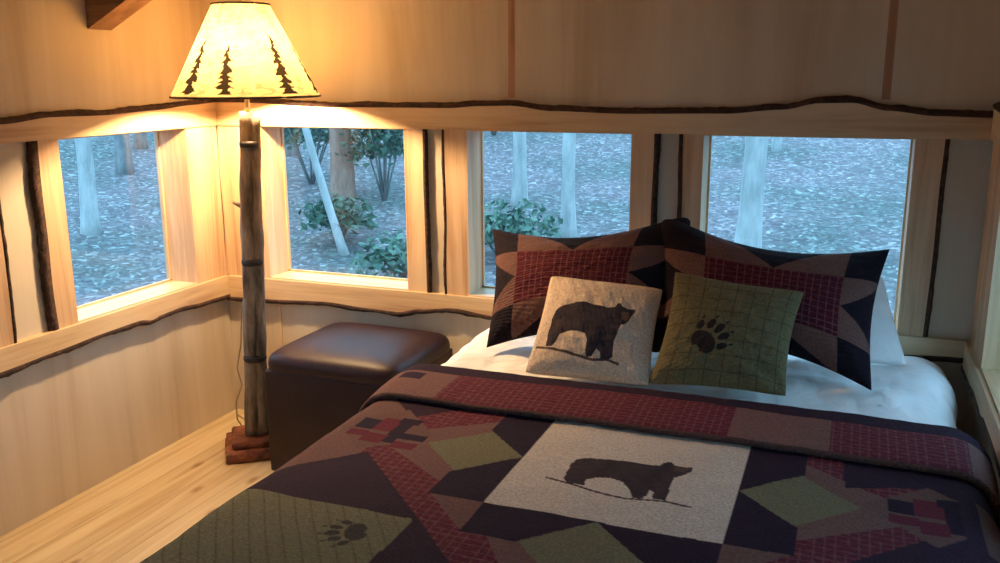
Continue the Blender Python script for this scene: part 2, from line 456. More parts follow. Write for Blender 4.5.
# header boards (top live edge)
hb = interp([(0,1.478),(.14,1.478),(.6,1.462),(1.16,1.463),(1.30,1.472),(1.42,1.474),(1.60,1.455),(1.87,1.448),(2.25,1.452),(2.45,1.468),(2.58,1.492),(2.68,1.494),(2.80,1.468),(2.95,1.452),(3.127,1.448)])
hl = interp([(0,1.478),(.15,1.472),(.41,1.458),(.68,1.450),(.92,1.454),(1.12,1.440),(1.5,1.450),(2.2,1.46),(3,1.45),(4.3,1.46)])
const = lambda c: (lambda s: c)
for w, f, m, s0, s1 in (('back', hb, board_x, 0, XR), ('left', hl, board_y, 0, 4.3), ('right', hl, board_y, 0, 4.3)):
    ss = rng_s(s0, s1)
    trim(mk(strip, w, ss, const(ZH), f, FACE, RECESS), m, mk(bark, w, ss, f, .018, FACE, RECESS, 1, seed=len(w)))
# sill rails (bottom live edge)
rb = interp([(0,.572),(.2,.578),(.55,.592),(.75,.582),(.90,.578),(1.0,.600),(1.17,.618),(1.36,.600),(2,.60),(2.6,.59),(3.127,.615)])
rl = interp([(0,.585),(.2,.590),(.35,.602),(.47,.598),(.52,.590),(.6,.606),(.8,.606),(1.0,.600),(1.256,.594),(2,.61),(3,.6),(4.3,.61)])
for w, f, m, s0, s1 in (('back', rb, board_x, 0, XR), ('left', rl, board_y, 0, 4.3), ('right', rl, board_y, 0, 4.3)):
    ss = rng_s(s0, s1)
    trim(mk(strip, w, ss, f, const(ZS), FACE-.006, RECESS), m, mk(bark, w, ss, f, .020, FACE-.006, RECESS, -1, seed=len(w)+3))
# windows
wn = 0
def window(w, a, b, left_cas, right_cas):
    """left_cas / right_cas = (outer edge s, width of bark) of the casing boards; None = none"""
    global wn
    wn += 1
    cx = FR[w]((a+b)/2, ZS, .1)
    root = tag(empty('window_%d' % wn, cx), kind='structure')
    bm = bmesh.new(); D = .175; t = .004
    wbox(bm, w, a-.001, a+t, ZS, ZH, 0.0, D); wbox(bm, w, b-t, b+.001, ZS, ZH, 0.0, D)
    wbox(bm, w, a+t, b-t, ZH-t, ZH+.001, 0.0, D)
    kids = [obj('window_frame', bm, jamb_mat)]
    kids.append(obj('window_sill', mk(wbox, w, a+t, b-t, ZS-.03, ZS+.006, .0, D), board_x if w == 'back' else board_y))
    bm = bmesh.new(); g = .007
    for q in ((a+t, a+t+g, ZS, ZH), (b-t-g, b-t, ZS, ZH), (a+t, b-t, ZS, ZS+g+.006), (a+t, b-t, ZH-t-g, ZH-t)):
        wbox(bm, w, *q, .148, .165)
    kids.append(obj('glazing_stop', bm, jamb_mat))
    kids.append(obj('window_pane', mk(wbox, w, a+t, b-t, ZS+.006, ZH-t, .154, .158), glass_mat))
    for side, cas in ((-1, left_cas), (1, right_cas)):
        if not cas: continue
        inner = a if side < 0 else b; outer, bw = cas
        zz = rng_s(ZS, ZH, .02)
        e = wob(const(outer), .012, 3.0, outer*7+wn)
        lo, hi = (e, const(inner)) if side < 0 else (const(inner), e)
        k = obj('casing', mk(strip, w, zz, lo, hi, 0, RECESS, vertical=True), board_z); kids.append(k)
        if bw:
            obj('bark_edge', mk(bark, w, zz, e, bw, 0, RECESS, side, vertical=True, seed=wn*5+side), bark_mat, k, True)
    adopt(root, *kids)
window('back', .235, .950, (.0, 0), (1.040, .014))
window('back', 1.229, 1.915, (1.128, .012), (2.000, .018))
window('back', 2.178, 2.898, (2.106, .014), (2.985, .013))
window('left', .205, .898, (.115, 0), (.990, .035))
window('left', 1.27, 1.96, (1.175, .012), (2.05, .02))
window('left', 2.3, 3.0, (2.2, .02), (3.1, .02))
window('right', .33, 1.10, (.17, 0), (1.19, .02))
window('right', 1.42, 2.15, (1.33, .02), (2.24, .02))
window('right', 2.5, 3.2, (2.4, .02), (3.3, .02))
# corner boards
trim(mk(wbox, 'left', .004, .112, ZS, ZH, 0, RECESS, .003), board_z)
trim(mk(wbox, 'right', .004, .165, ZS, ZH, .002, RECESS, .003), board_z)
# stained strips over the plywood seams of the upper back wall
for x in (1.42, 2.79):
    trim(mk(wbox, 'back', x-.014, x+.014, 1.50, EAVE+.45, RECESS-.0006, RECESS+.001), batten_mat)
trim(mk(wbox, 'back', .262, .272, .02, .56, RECESS-.003, RECESS+.001), board_z)

# ------------------------------------------------------------------ floor lamp
LX, LY = .456, -.38
lamp = tag(empty('floor_lamp', (.375, LY, 0)), 'rustic branch floor lamp, lit, with a conifer-patterned parchment shade, in the corner', 'floor lamp')
def rough_block(bm, cx, cy, half, z0, z1, rot, seed):
    n = 10; rings = []
    for z, sh in ((z0,.97),(z0+.01,1),((z0+z1)/2,1.02),(z1-.008,1),(z1,.94)):
        ring = []
        for side in range(4):
            for i in range(n):
                t = -1+2*i/n
                p = [(t,-1),(1,t),(-t,1),(-1,-t)][side]
                rr = half*sh*(1+.05*mnoise.noise((p[0]*3+seed, p[1]*3, z*60)))
                x, y = p[0]*rr, p[1]*rr
                ring.append(bm.verts.new((cx+x*math.cos(rot)-y*math.sin(rot), cy+x*math.sin(rot)+y*math.cos(rot), z)))
        rings.append(ring)
    m = len(rings[0])
    for a, b in zip(rings, rings[1:]):
        for k in range(m): bm.faces.new((a[k], a[(k+1)%m], b[(k+1)%m], b[k]))
    bm.faces.new(rings[0][::-1]); bm.faces.new(rings[-1])
BX, BY = .375, -.365
adopt(lamp, obj('base', mk(rough_block, BX, BY, .126, 0, .05, R(38), 1), log_mat))
adopt(lamp, obj('base_tier', mk(rough_block, BX, BY, .098, .05, .085, R(38), 4), log_mat))
def ppos(z): return Vector((.385+(LX-.385)*z/1.45, LY, z))
def stick(z0, z1, ox, oy, r0, r1, seed, curve=.01):
    n = 34; pts = []; rr = []
    for i in range(n+1):
        z = z0+(z1-z0)*i/n; p = ppos(z)
        p += Vector((ox+curve*mnoise.noise((z*2.2, seed, 0)), oy+curve*mnoise.noise((z*2.2, seed, 9)), 0))
        pts.append(p); rr.append((r0+(r1-r0)*i/n)*(1+.14*mnoise.noise((z*7, seed, 4))))
    return pts, rr
pole = obj('pole', mk(tube, *stick(.08, 1.452, -.012, -.005, .034, .026, 2.3), 14, .22), hick_mat, smooth=True)
side = obj('pole_branch', mk(tube, *stick(.085, 1.435, .025, .012, .026, .019, 5.1), 12, .22), hick_mat, smooth=True)
adopt(lamp, pole, side)
for z, a, L in ((1.06, 3.3, .075), (.62, .4, .045), (1.18, 3.6, .04), (.35, 3.0, .035)):
    p = ppos(z); d = Vector((math.cos(a), math.sin(a)*.5-.3, .5)).normalized()
    adopt(lamp, obj('twig_stub', mk(tube, [p, p+d*L*.6, p+d*L], [.014,.011,.007], 8, .2), hick_mat, smooth=True))
for z, r in ((1.325, .040), (.845, .045), (.43, .048)):
    p = ppos(z)+Vector((.004, 0, 0))
    adopt(lamp, obj('binding', mk(tube, [p-Vector((0,0,.012)), p-Vector((0,0,.004)), p+Vector((0,0,.004)), p+Vector((0,0,.012))], [r*.93,r,r,r*.93], 20), ring_mat, smooth=True))
Z0, Z1, RB, RT = 1.512, 1.858, .285, .108
adopt(lamp, obj('neck', mk(tube, [(LX-.005,LY,1.43),(LX,LY,1.50),(LX,LY,1.57)], [.011,.009,.009], 10), brass_mat, smooth=True))
adopt(lamp, obj('socket', mk(tube, [(LX,LY,1.53),(LX,LY,1.545),(LX,LY,1.59),(LX,LY,1.60)], [.012,.02,.02,.014], 14), brass_mat, smooth=True))
bm = bmesh.new(); bmesh.ops.create_uvsphere(bm, u_segments=20, v_segments=12, radius=.034, matrix=Matrix.Translation((LX,LY,1.640)) @ Matrix.Diagonal((1,1,1.2,1)))
adopt(lamp, obj('bulb', bm, bulb_mat, smooth=True))
# harp, spider and finial
bm = bmesh.new()
tube(bm, [(LX-.015,LY,1.58),(LX-.06,LY,1.66),(LX-.055,LY,1.77),(LX-.02,LY,1.845),(LX,LY,1.856),(LX+.02,LY,1.845),(LX+.055,LY,1.77),(LX+.06,LY,1.66),(LX+.015,LY,1.58)], .0022, 6)
for k in range(3):
    t = k*2.094+.4
    tube(bm, [(LX,LY,1.856),(LX+RT*math.cos(t),LY+RT*math.sin(t),1.852)], .002, 6)
adopt(lamp, obj('harp', bm, brass_mat, smooth=True))
adopt(lamp, obj('finial', mk(tube, [(LX,LY,1.852),(LX,LY,1.862),(LX,LY,1.868),(LX,LY,1.880),(LX,LY,1.892),(LX,LY,1.897)], [.014,.014,.006,.011,.008,.002], 14), brass_mat, smooth=True))
# shade: fine mesh carrying the printed conifers
nu, nv = 560, 130
U, V = np.meshgrid(np.linspace(0, 2*np.pi, nu), np.linspace(0, 1, nv), indexing='ij')
rad = RB+(RT-RB)*V
P = np.stack([LX+rad*np.cos(U), LY+rad*np.sin(U), Z0+(Z1-Z0)*V], -1)
par = np.array([.175,.115,.05]); col = np.ones(P.shape)*par
col *= (1-.38*np.clip(wnoise(U*3, V*9, 3, 8, 2.2)+.3, 0, 1))[..., None]
col *= (1-.30*(np.abs(wnoise(U*4, V*14, 8, 6, 1.6)) < .05))[..., None]
# the camera lies at about azimuth -53 deg from the lamp
face = math.atan2(-3.03, 2.26)
for k in range(8):
    ang = face + R((-50,-17,34,76,120,165,212,258)[k]); top = (.62,.55,.66,.64,.58,.66,.6,.6)[k]
    du = (U-ang+np.pi) % (2*np.pi)-np.pi; dx = du*rad
    hgt = V/top
    tiers = (hgt*8+.35*np.sin(k*2+hgt*13)+.25*wnoise(U*9, V*30, k, 5, 3)) % 1
    halfw = np.clip((1-hgt), 0, 1)**.85*(.036)*(1.2-.95*tiers)+.002
    m = (np.abs(dx+.004*np.sin(hgt*31+k)) < halfw) & (hgt < 1) & (V > .035)
    col[m] = (.006,.004,.002)
    # faint small tree between
    ang2 = ang+R(22); dx2 = ((U-ang2+np.pi) % (2*np.pi)-np.pi)*rad
    h2 = (V-.06)/.34; w2 = np.clip(1-h2, 0, 1)*.014*(1.1-.6*((h2*6) % 1))
    m2 = (np.abs(dx2) < w2) & (h2 > 0) & (h2 < 1); col[m2] = (.17,.11,.05)
    if k % 2 == 0:
        h3 = (V-.78)/.2; m3 = (np.abs(dx2+.02) < .008*(1.2-.7*((h3*4) % 1))) & (h3 > 0) & (h3 < 1); col[m3] = (.11,.07,.03)
sh = link('lamp_shade', grid_mesh('lamp_shade', P, col), shade_mat); adopt(lamp, sh)
for zz, rr in ((Z0, RB), (Z1, RT)):
    pts = [(LX+rr*math.cos(t), LY+rr*math.sin(t), zz) for t in np.linspace(0, 2*math.pi, 65)]
    adopt(lamp, obj('shade_rim', mk(tube, pts, .0042, 6), plain('dark_rim', (.05,.025,.012), .7), smooth=True))
# cord down the pole's back side and along the floor to the wall
cpts = [(.37,-.36,.72),(.31,-.32,.60),(.280,-.30,.449),(.249,-.30,.34),(.270,-.30,.264),(.231,-.30,.18),(.223,-.29,.094),(.225,-.25,.03),(.27,-.20,.006),(.20,-.15,.006),(.12,-.10,.006),(.05,-.06,.006)]
adopt(lamp, obj('cord', mk(tube, cpts, .003, 8), plain('cord_plastic', (.45,.36,.26), .5), smooth=True))

# ------------------------------------------------------------------ ottoman
OX0, OX1, OY0, OY1 = .565, 1.170, -.555, -.004
ott = tag(empty('ottoman', ((OX0+OX1)/2, (OY0+OY1)/2, 0)), 'dark brown leather storage cube ottoman with a padded lid beside the bed', 'ottoman')
bm = mk(box, OX0+.008, OX1-.008, OY0+.008, OY1-.008, .012, .448, .012)
adopt(ott, obj('body', bm, leather_mat, smooth=True))
def cushion_lid():
    n = 40; u = np.linspace(-1, 1, n); U, V = np.meshgrid(u, u, indexing='ij')
    # rounded-square plan, domed top
    def ring(k, z): pass
    bm = bmesh.new(); cx, cy = (OX0+OX1)/2, (OY0+OY1)/2; hx, hy = (OX1-OX0)/2, (OY1-OY0)/2
    prof = [(.965,.446),(.99,.447),(1.0,.452),(1.003,.464),(1.0,.478),(.988,.492),(.965,.503),(.92,.513),(.84,.523),(.72,.531),(.5,.539),(.25,.543),(0.02,.544)]
    seg = 96; rings = []
    for s, z in prof:
        rg = []
        for k in range(seg):
            t = 2*math.pi*k/seg; c, sn = math.cos(t), math.sin(t)
            e = .13 if s > .8 else .13+.25*(1-s)
            x = math.copysign(abs(c)**(2*e/1.0*.9), c); y = math.copysign(abs(sn)**(2*e*.9), sn)
            rg.append(bm.verts.new((cx+x*s*hx, cy+y*s*hy, z+.002*mnoise.noise((x*3*s, y*3*s, 1)))))
        rings.append(rg)
    for a, b in zip(rings, rings[1:]):
        for k in range(seg): bm.faces.new((a[k], a[(k+1)%seg], b[(k+1)%seg], b[k]))
    bm.faces.new(rings[0][::-1]); bm.faces.new(rings[-1])
    return bm
lid = obj('lid', cushion_lid(), leather_mat, smooth=True); adopt(ott, lid)
pts = []
cx, cy, hx, hy = (OX0+OX1)/2, (OY0+OY1)/2, (OX1-OX0)/2, (OY1-OY0)/2
for k in range(97):
    t = 2*math.pi*k/96; c, s = math.cos(t), math.sin(t)
    pts.append((cx+math.copysign(abs(c)**.234, c)*hx*.992, cy+math.copysign(abs(s)**.234, s)*hy*.992, .450))
pp = obj('piping', mk(tube, pts, .0035, 6), leather_mat, smooth=True); pp.parent = lid
for sx in (OX0+.05, OX1-.05):
    for sy in (OY0+.05, OY1-.05):
        adopt(ott, obj('foot', mk(tube, [(sx,sy,0),(sx,sy,.014)], .02, 12), ring_mat))

# ------------------------------------------------------------------ bed
bed = tag(empty('bed', (2.22, -1.1, 0)), 'wide bed standing under the windows, its mattress beneath white bedding', 'bed')
adopt(bed, obj('box_spring', mk(box, 1.43, 3.02, -2.10, -.07, .14, .36, .02), plain('ticking', (.5,.47,.43), .9), smooth=True))
adopt(bed, obj('mattress', mk(box, 1.42, 3.03, -2.11, -.06, .361, .585, .035), plain('mattress_cotton', (.72,.70,.68), .9), smooth=True))
for x in (1.5, 2.95):
    for y in (-.15, -2.02):
        adopt(bed, obj('leg', mk(tube, [(x,y,0),(x,y,.141)], [.022,.03], 14), rafter_mat, smooth=True))

def drape(xl, xr, R_, ztop, hem, ns):
    """cross-section of a cloth over the mattress; returns points, normals, unrolled x"""
    L1 = ztop-R_-hem; La = R_*math.pi/2; L2 = (xr-xl)-2*R_
    S = np.linspace(0, 2*L1+2*La+L2, ns); x = np.zeros(ns); z = np.zeros(ns); nx = np.zeros(ns); nz = np.zeros(ns)
    for i, s in enumerate(S):
        if s < L1: x[i], z[i], nx[i] = xl, hem+s, -1
        elif s < L1+La:
            a = (s-L1)/R_; x[i] = xl+R_-R_*math.cos(a); z[i] = ztop-R_+R_*math.sin(a); nx[i] = -math.cos(a); nz[i] = math.sin(a)
        elif s < L1+La+L2: x[i] = xl+R_+(s-L1-La); z[i] = ztop; nz[i] = 1
        elif s < L1+2*La+L2:
            a = (s-L1-La-L2)/R_; x[i] = xr-R_+R_*math.sin(a); z[i] = ztop-R_+R_*math.cos(a); nx[i] = math.sin(a); nz[i] = math.cos(a)
        else: x[i], z[i], nx[i] = xr, ztop-R_-(s-L1-2*La-L2), 1
    flat = S-(L1+La)+xl+R_
    return x, z, nx, nz, flat
# white bottom bedding
x, z, nx, nz, fx = drape(1.385, 3.055, .11, .622, .26, 260)
yy = np.linspace(-.045, -2.125, 300)
X, Y = np.meshgrid(x, yy, indexing='ij'); Zb = np.meshgrid(z, yy, indexing='ij')[0]
NX = np.meshgrid(nx, yy, indexing='ij')[0]; NZ = np.meshgrid(nz, yy, indexing='ij')[0]; FX = np.meshgrid(fx, yy, indexing='ij')[0]
near = np.clip((Y+1.0)/.15, 0, 1)
lump = (.018*wnoise(FX, Y, 5, 6, 7.0)+.011*wnoise(FX, Y, 6, 6, 17.0)+.004*wnoise(FX, Y, 7, 6, 38.0))*near-.016*(1-near)
lump += .020*np.exp(-((FX-1.42)/.12)**2-((Y+.35)/.35)**2)
lump += .038*np.exp(-((FX-2.95)/.12)**2-((Y+.35)/.22)**2)+.02*np.exp(-((FX-1.50)/.12)**2-((Y+.33)/.25)**2)
P = np.stack([X+NX*lump, Y, Zb+NZ*lump-.03*np.clip((Y+.08)/.04, 0, 1)], -1)
sheet = link('white_duvet', grid_mesh('white_duvet', P), sheet_mat); tag(sheet, 'rumpled white bedding spread over the mattress below the pillows', 'bedding')

# ---- quilt
CREAM = np.array([.60,.51,.43]); GREEN = np.array([.175,.158,.092]); NAVY = np.array([.022,.009,.022]); TAUPE = np.array([.165,.082,.072])
REDC = np.array([.135,.018,.032]); REDL = np.array([.185,.062,.068]); DARKP = np.array([.032,.013,.026])
def plaid(x, y, base, line, p=.022, w=.0038, soft=1.0):
    c = np.ones(x.shape+(3,))*base
    m = ((x % p) < w) | ((y % p) < w)
    c[m] = line
    m = (((x+p*.5) % (2*p)) < p) ^ (((y+p*.5) % (2*p)) < p)
    c[m] *= .82
    return c
def paw_mask(x, y, cx, cy, s, ang):
    dx, dy = (x-cx)/s, (y-cy)/s
    a = math.cos(ang)*dx+math.sin(ang)*dy; b = -math.sin(ang)*dx+math.cos(ang)*dy    # a: towards the toes
    m = ((a+.10)/.30)**2+(b/(.42+.0*a))**2 < 1
    m &= ~(((a+.45)/.16)**2+(b/.16)**2 < 1)
    for ta, tb, l, w, tilt in ((.18,-.50,.16,.105,-.5),(.42,-.28,.18,.11,-.25),(.50,0,.19,.115,0),(.42,.28,.18,.11,.25),(.18,.50,.16,.105,.5)):
        ca, sa = math.cos(tilt), math.sin(tilt)
        p = ca*(a-ta)+sa*(b-tb); q = -sa*(a-ta)+ca*(b-tb)
        m |= (p/l)**2+(q/w)**2 < 1
        m |= ((p-l-.10)/.07)**2+(q/.030)**2 < 1
    return m
BEAR_BED = [(2.101,-1.387),(2.104,-1.350),(2.125,-1.335),(2.18,-1.327),(2.225,-1.322),(2.284,-1.323),(2.31,-1.317),(2.317,-1.298),(2.328,-1.287),(2.338,-1.290),(2.346,-1.300),(2.365,-1.302),(2.392,-1.297),(2.390,-1.323),(2.375,-1.350),(2.358,-1.372),(2.356,-1.422),(2.362,-1.478),(2.362,-1.505),(2.331,-1.509),(2.326,-1.470),(2.318,-1.462),(2.312,-1.514),(2.288,-1.519),(2.272,-1.476),(2.248,-1.442),(2.214,-1.432),(2.183,-1.441),(2.164,-1.460),(2.166,-1.494),(2.128,-1.499),(2.110,-1.475),(2.106,-1.440)]
BRANCH_BED = [(2.070,-1.484),(2.114,-1.494),(2.191,-1.515),(2.274,-1.528),(2.36,-1.512),(2.417,-1.520)]
CXQ, CYQ, HQ = 2.243, -1.392, .2675
def quilt_color(x, y):
    c = np.ones(x.shape+(3,))*TAUPE
    pl = plaid(x, y, REDC, REDL)
    dx, dy = x-CXQ, y-CYQ; ax, ay = np.abs(dx), np.abs(dy)
    s = HQ/2
    # plaid patches round the star
    m = (np.maximum(ax, ay) < 5*s) & (ax+ay > 2.4*s); c[m] = pl[m]
    # taupe star points beyond the diamonds
    for sx, sy in ((1,0),(-1,0),(0,1),(0,-1)):
        a = dx*sx+dy*sy; b = np.abs(dx*sy-dy*sx)
        m = (a > 2*s) & (a < 5.0*s) & (b < s*1.55*(1-(a-3*s)/(2.2*s))) & (a > 3*s-s*.9*1); c[m] = TAUPE*1.05
        m = (a > 2*s) & (a < 3.05*s) & (b > a-2*s) & (b < 2*s); c[m] = NAVY
        m = (a > 2*s) & (a < 4*s) & (np.abs(a-3*s)+b < s); c[m] = GREEN
    # taupe slivers at the outer corners of the cream square
    m = (ax > 2*s) & (ay > 2*s) & (ax+ay < 5*s); c[m] = TAUPE
    # neighbouring paw blocks (diagonal) with dark surrounding triangles
    for sx in (-1, 1):
        bx, by = CXQ+sx*.655, CYQ-.668
        ex, ey = np.abs(x-bx), np.abs(y-by)
        m = (ex+ey < .56); c[m] = DARKP
        m = (ex < .272) & (ey < .272); c[m] = GREEN*1.02
        m2 = m & (((x*.8+y*.6) % .034) < .004); c[m2] = GREEN*.72
        ex, ey = np.abs(x-bx), np.abs(y-by-1.336)
        m = (ex+ey < .52) & (dx*sx > .45); c[m] = DARKP
    # small red and charcoal motif squares left and right of the star
    m = (x > 2.74) & (y > -1.30) & (y-.35*(x-2.74) > -1.29); c[m] = NAVY*1.3
    m = (x > 2.90) & (y > -1.62) & (y < -1.20) & (np.abs(x-3.0) < .11); c[m] = NAVY*1.4
    for cxm, cym in ((1.555,-1.345), (2.925,-1.37)):
        ex, ey = x-cxm, y-cym
        m = (np.abs(ex)+np.abs(ey) < .15); c[m] = TAUPE*.9
        for qx, qy, hx_, hy_, cc in ((-.055,.02,.035,.035,NAVY),(0,.03,.035,.045,REDC*1.0),(.045,-.005,.02,.075,NAVY),(.09,-.03,.05,.018,NAVY),(0,-.065,.03,.03,REDC*.95),(-.06,-.045,.03,.02,REDC*.9),(.045,.07,.03,.02,NAVY),(.10,-.085,.035,.02,REDC*1.0)):
            m = (np.abs(ex-qx) < hx_) & (np.abs(ey-qy) < hy_); c[m] = cc
    # outer border
    m = (x > 2.985) | (x < 1.33); c[m] = DARKP*1.1
    m = ((x > 3.02) | (x < 1.22)) & (((y*1.0) % .5) < .25); c[m] = TAUPE*.8
    # cream square with the bear
    m = (ax < HQ) & (ay < HQ); c[m] = CREAM*(1-.05*wnoise(x[m], y[m], 2, 5, 40))[..., None]
    m = near_line(x, y, BRANCH_BED, .0042); c[m] = (.09,.05,.045)
    m = in_poly(x, y, BEAR_BED); c[m] = np.array([.050,.030,.034])*(1+.35*wnoise(x[m], y[m], 4, 5, 60))[..., None]
    m = in_poly(x, y, [(2.345,-1.306),(2.372,-1.306),(2.388,-1.303),(2.375,-1.33),(2.350,-1.335)]); c[m] = (.10,.055,.045)
    m = paw_mask(x, y, 1.765, -1.885, .085, R(205)); c[m] = (.050,.040,.036)
    return c
def fold_color(x, q):
    """q = distance from the folded crease towards the hem"""
    c = plaid(x, q, REDC, REDL)
    ta = TAUPE*1.15
    for a, b in ((1.30,1.60), (2.45,2.70), (3.02,3.4)):
        m = (x > a) & (x < b); c[m] = ta
    m = (x > 1.43) & (x < 1.50) & (q > .10) & (q < .16); c[m] = NAVY*1.5
    m = q < .072+.01*np.sin(x*5); c[m] = DARKP
    m = q > .292; c[m] = TAUPE*.6
    return c
x, z, nx, nz, fx = drape(1.362, 3.078, .10, .640, .13, 640)
# path towards the foot:  hem of the fold -> crease -> under layer -> foot -> down
path = []   # (y, h, drop, kind, q)
YC, YH = -.855, -1.135
for h, y in ((.006, YH+.004), (.009, YH-.003), (.014, YH-.005), (.019, YH-.003), (.023, YH+.004)): path.append((y, h, 0, 1, .30))
n = 70
for i in range(n+1):
    t = i/n; y = YH+.008+(YC-.012-YH-.008)*t; path.append((y, .024+.008*t+.004*math.sin(t*3.1), 0, 1, .29*(1-t)))
for i in range(1, 12):
    a = math.pi*i/12; path.append((YC-.012+.014*math.sin(a), .018+.014*math.cos(a), 0, 1, 0))
n = 30
for i in range(n+1): path.append((YC-.012+(YH+.01-YC+.012)*i/n, .004, 0, 0, 0))
n = 300
for i in range(1, n+1): path.append((YH+.01+(-2.14-YH-.01)*i/n, .004, 0, 0, 0))
for i in range(1, 14):
    a = math.pi/2*i/13; path.append((-2.14-.09*math.sin(a), .004, .09*(1-math.cos(a)), 0, 0))
for i in range(1, 50): path.append((-2.23, .004, .09+.42*i/49, 0, 0))
path = np.array(path); T = len(path)
yflat = path[:,0].copy()
k0 = np.argmax(path[:,2] > 0)
seg = np.hypot(np.diff(path[:,0]), np.diff(path[:,2])); yflat[k0:] = path[k0-1,0]-np.cumsum(seg[k0-1:])
X = np.repeat(x[:,None], T, 1); Z = np.repeat(z[:,None], T, 1); NX = np.repeat(nx[:,None], T, 1); NZ = np.repeat(nz[:,None], T, 1); FX = np.repeat(fx[:,None], T, 1)
Y = np.repeat(path[:,0][None], len(x), 0); H = np.repeat(path[:,1][None], len(x), 0); DR = np.repeat(path[:,2][None], len(x), 0)
wr = .0045*wnoise(FX, Y, 21, 6, 8)+.0018*wnoise(FX, Y, 22, 6, 30)
wy = .010*wnoise(FX, 0*Y, 31, 5, 4)                       # the crease and hem wander
isf = np.repeat((path[:,3] > 0)[None], len(x), 0)
Yw = Y+np.where(isf | (Y > -1.13), wy, 0)
flare = .018*np.clip((.50-Z)/.35, 0, 1)*(1+np.sin(Y*9+NX*2))*np.where(NX < 0, 1, .4)  # side folds
H2 = H+wr+flare
Zq = np.minimum(Z+NZ*H2, .640+.02-DR)
Zq = np.where(DR > 0, np.maximum(np.minimum(Z+NZ*H2, .644-DR), .12), Z+NZ*H2)
P = np.stack([X+NX*H2, Yw, Zq], -1)
YF_ = np.repeat(yflat[None], len(x), 0); Q = np.repeat(path[:,4][None], len(x), 0)
c1 = quilt_color(FX+.002*wnoise(FX, YF_, 41, 4, 11), YF_+.002*wnoise(FX, YF_, 42, 4, 11)); c2 = fold_color(FX, Q+.0*FX)
col = np.where(isf[..., None], c2, c1)
quilt = link('quilt', grid_mesh('quilt', P, col), quilt_mat)
tag(quilt, 'patchwork quilt with a bear square, folded back over the bed', 'quilt')

# ------------------------------------------------------------------ pillows
def pillow(name, corners, thick, colf, m, n=120, pinch=.05, power=.5, seed=1, wrk=.006, label=None, cat='pillow', group=None, sag=0, pv=None, rnd=.02, rside=0, back=None):
    """corners TL, TR, BR, BL seen from the front; a closed two-sided cushion with drawn-in edges and pointed corners"""
    TL, TR, BR, BL = [np.array(c, float) for c in corners]
    u = np.linspace(0, 1, n); U, V = np.meshgrid(u, u, indexing='ij')
    a = 2*U-1; b = 2*V-1
    U2 = .5+.5*a*(1-pinch*(1-b**2)**1.0); V2 = .5+.5*b*(1-(pv or pinch)*(1-a**2)**1.0)
    cw = (np.abs(a)*np.abs(b))**7*(1 if not rside else np.where(a*rside > 0, 1, .15)); U2 = .5+(U2-.5)*(1-rnd*cw); V2 = .5+(V2-.5)*(1-rnd*cw*1.6)
    base = (1-U2)[...,None]*((1-V2)[...,None]*BL+V2[...,None]*TL)+U2[...,None]*((1-V2)[...,None]*BR+V2[...,None]*TR)
    nrm = np.cross(TR-TL, BL-TL); nrm /= np.linalg.norm(nrm); 
    if nrm[1] > 0: nrm = -nrm                                     # towards the room
    prof = (np.clip(1-a**2, 0, 1)*np.clip(1-b**2, 0, 1))**power
    wk = wnoise(U*2.2, V*2.2, seed, 7, 6)*wrk+wnoise(U*2, V*2, seed+9, 6, 18)*wrk*.35
    edge = np.clip(np.minimum(1-np.abs(a), 1-np.abs(b))*8, 0, 1)
    th = thick*.5*prof
    F = base+nrm*(th+wk*edge)[...,None]; B = base-nrm*(th+.0006)[...,None]
    if sag: F[...,2] -= sag*np.sin(np.pi*U)*(1-V)
    Pn = np.concatenate([F.reshape(-1,3), B.reshape(-1,3)])
    idx = np.arange(n*n).reshape(n, n)
    q = np.stack([idx[:-1,:-1], idx[1:,:-1], idx[1:,1:], idx[:-1,1:]], -1).reshape(-1,4)
    qb = q[:, ::-1]+n*n
    e = np.concatenate([idx[:,0], idx[-1,1:], idx[-2::-1,-1], idx[0,-2:0:-1]])
    e2 = np.roll(e, -1); qs = np.stack([e2, e, e+n*n, e2+n*n], -1)
    q = np.concatenate([q, qb, qs])
    me = bpy.data.meshes.new(name)
    me.vertices.add(len(Pn)); me.vertices.foreach_set('co', Pn.reshape(-1).astype(np.float32))
    me.loops.add(len(q)*4); me.loops.foreach_set('vertex_index', q.reshape(-1).astype(np.int32))
    me.polygons.add(len(q)); me.polygons.foreach_set('loop_start', (np.arange(len(q))*4).astype(np.int32))
    me.update(calc_edges=True); me.polygons.foreach_set('use_smooth', np.ones(len(q), bool))
    if colf:
        c = colf(U, V); cb = np.ones(c.shape)*(back if back is not None else c[0,0])
        at = me.color_attributes.new('dye', 'FLOAT_COLOR', 'POINT')
        c4 = np.ones((2*n*n, 4), np.float32); c4[:n*n,:3] = c.reshape(-1,3); c4[n*n:,:3] = cb.reshape(-1,3)
        at.data.foreach_set('color', c4.reshape(-1))
    me.validate(); me.update()
    bm = bmesh.new(); bm.from_mesh(me); bmesh.ops.recalc_face_normals(bm, faces=bm.faces); bm.to_mesh(me); bm.free()
    o = link(name, me, m)
    return tag(o, label, cat, group)

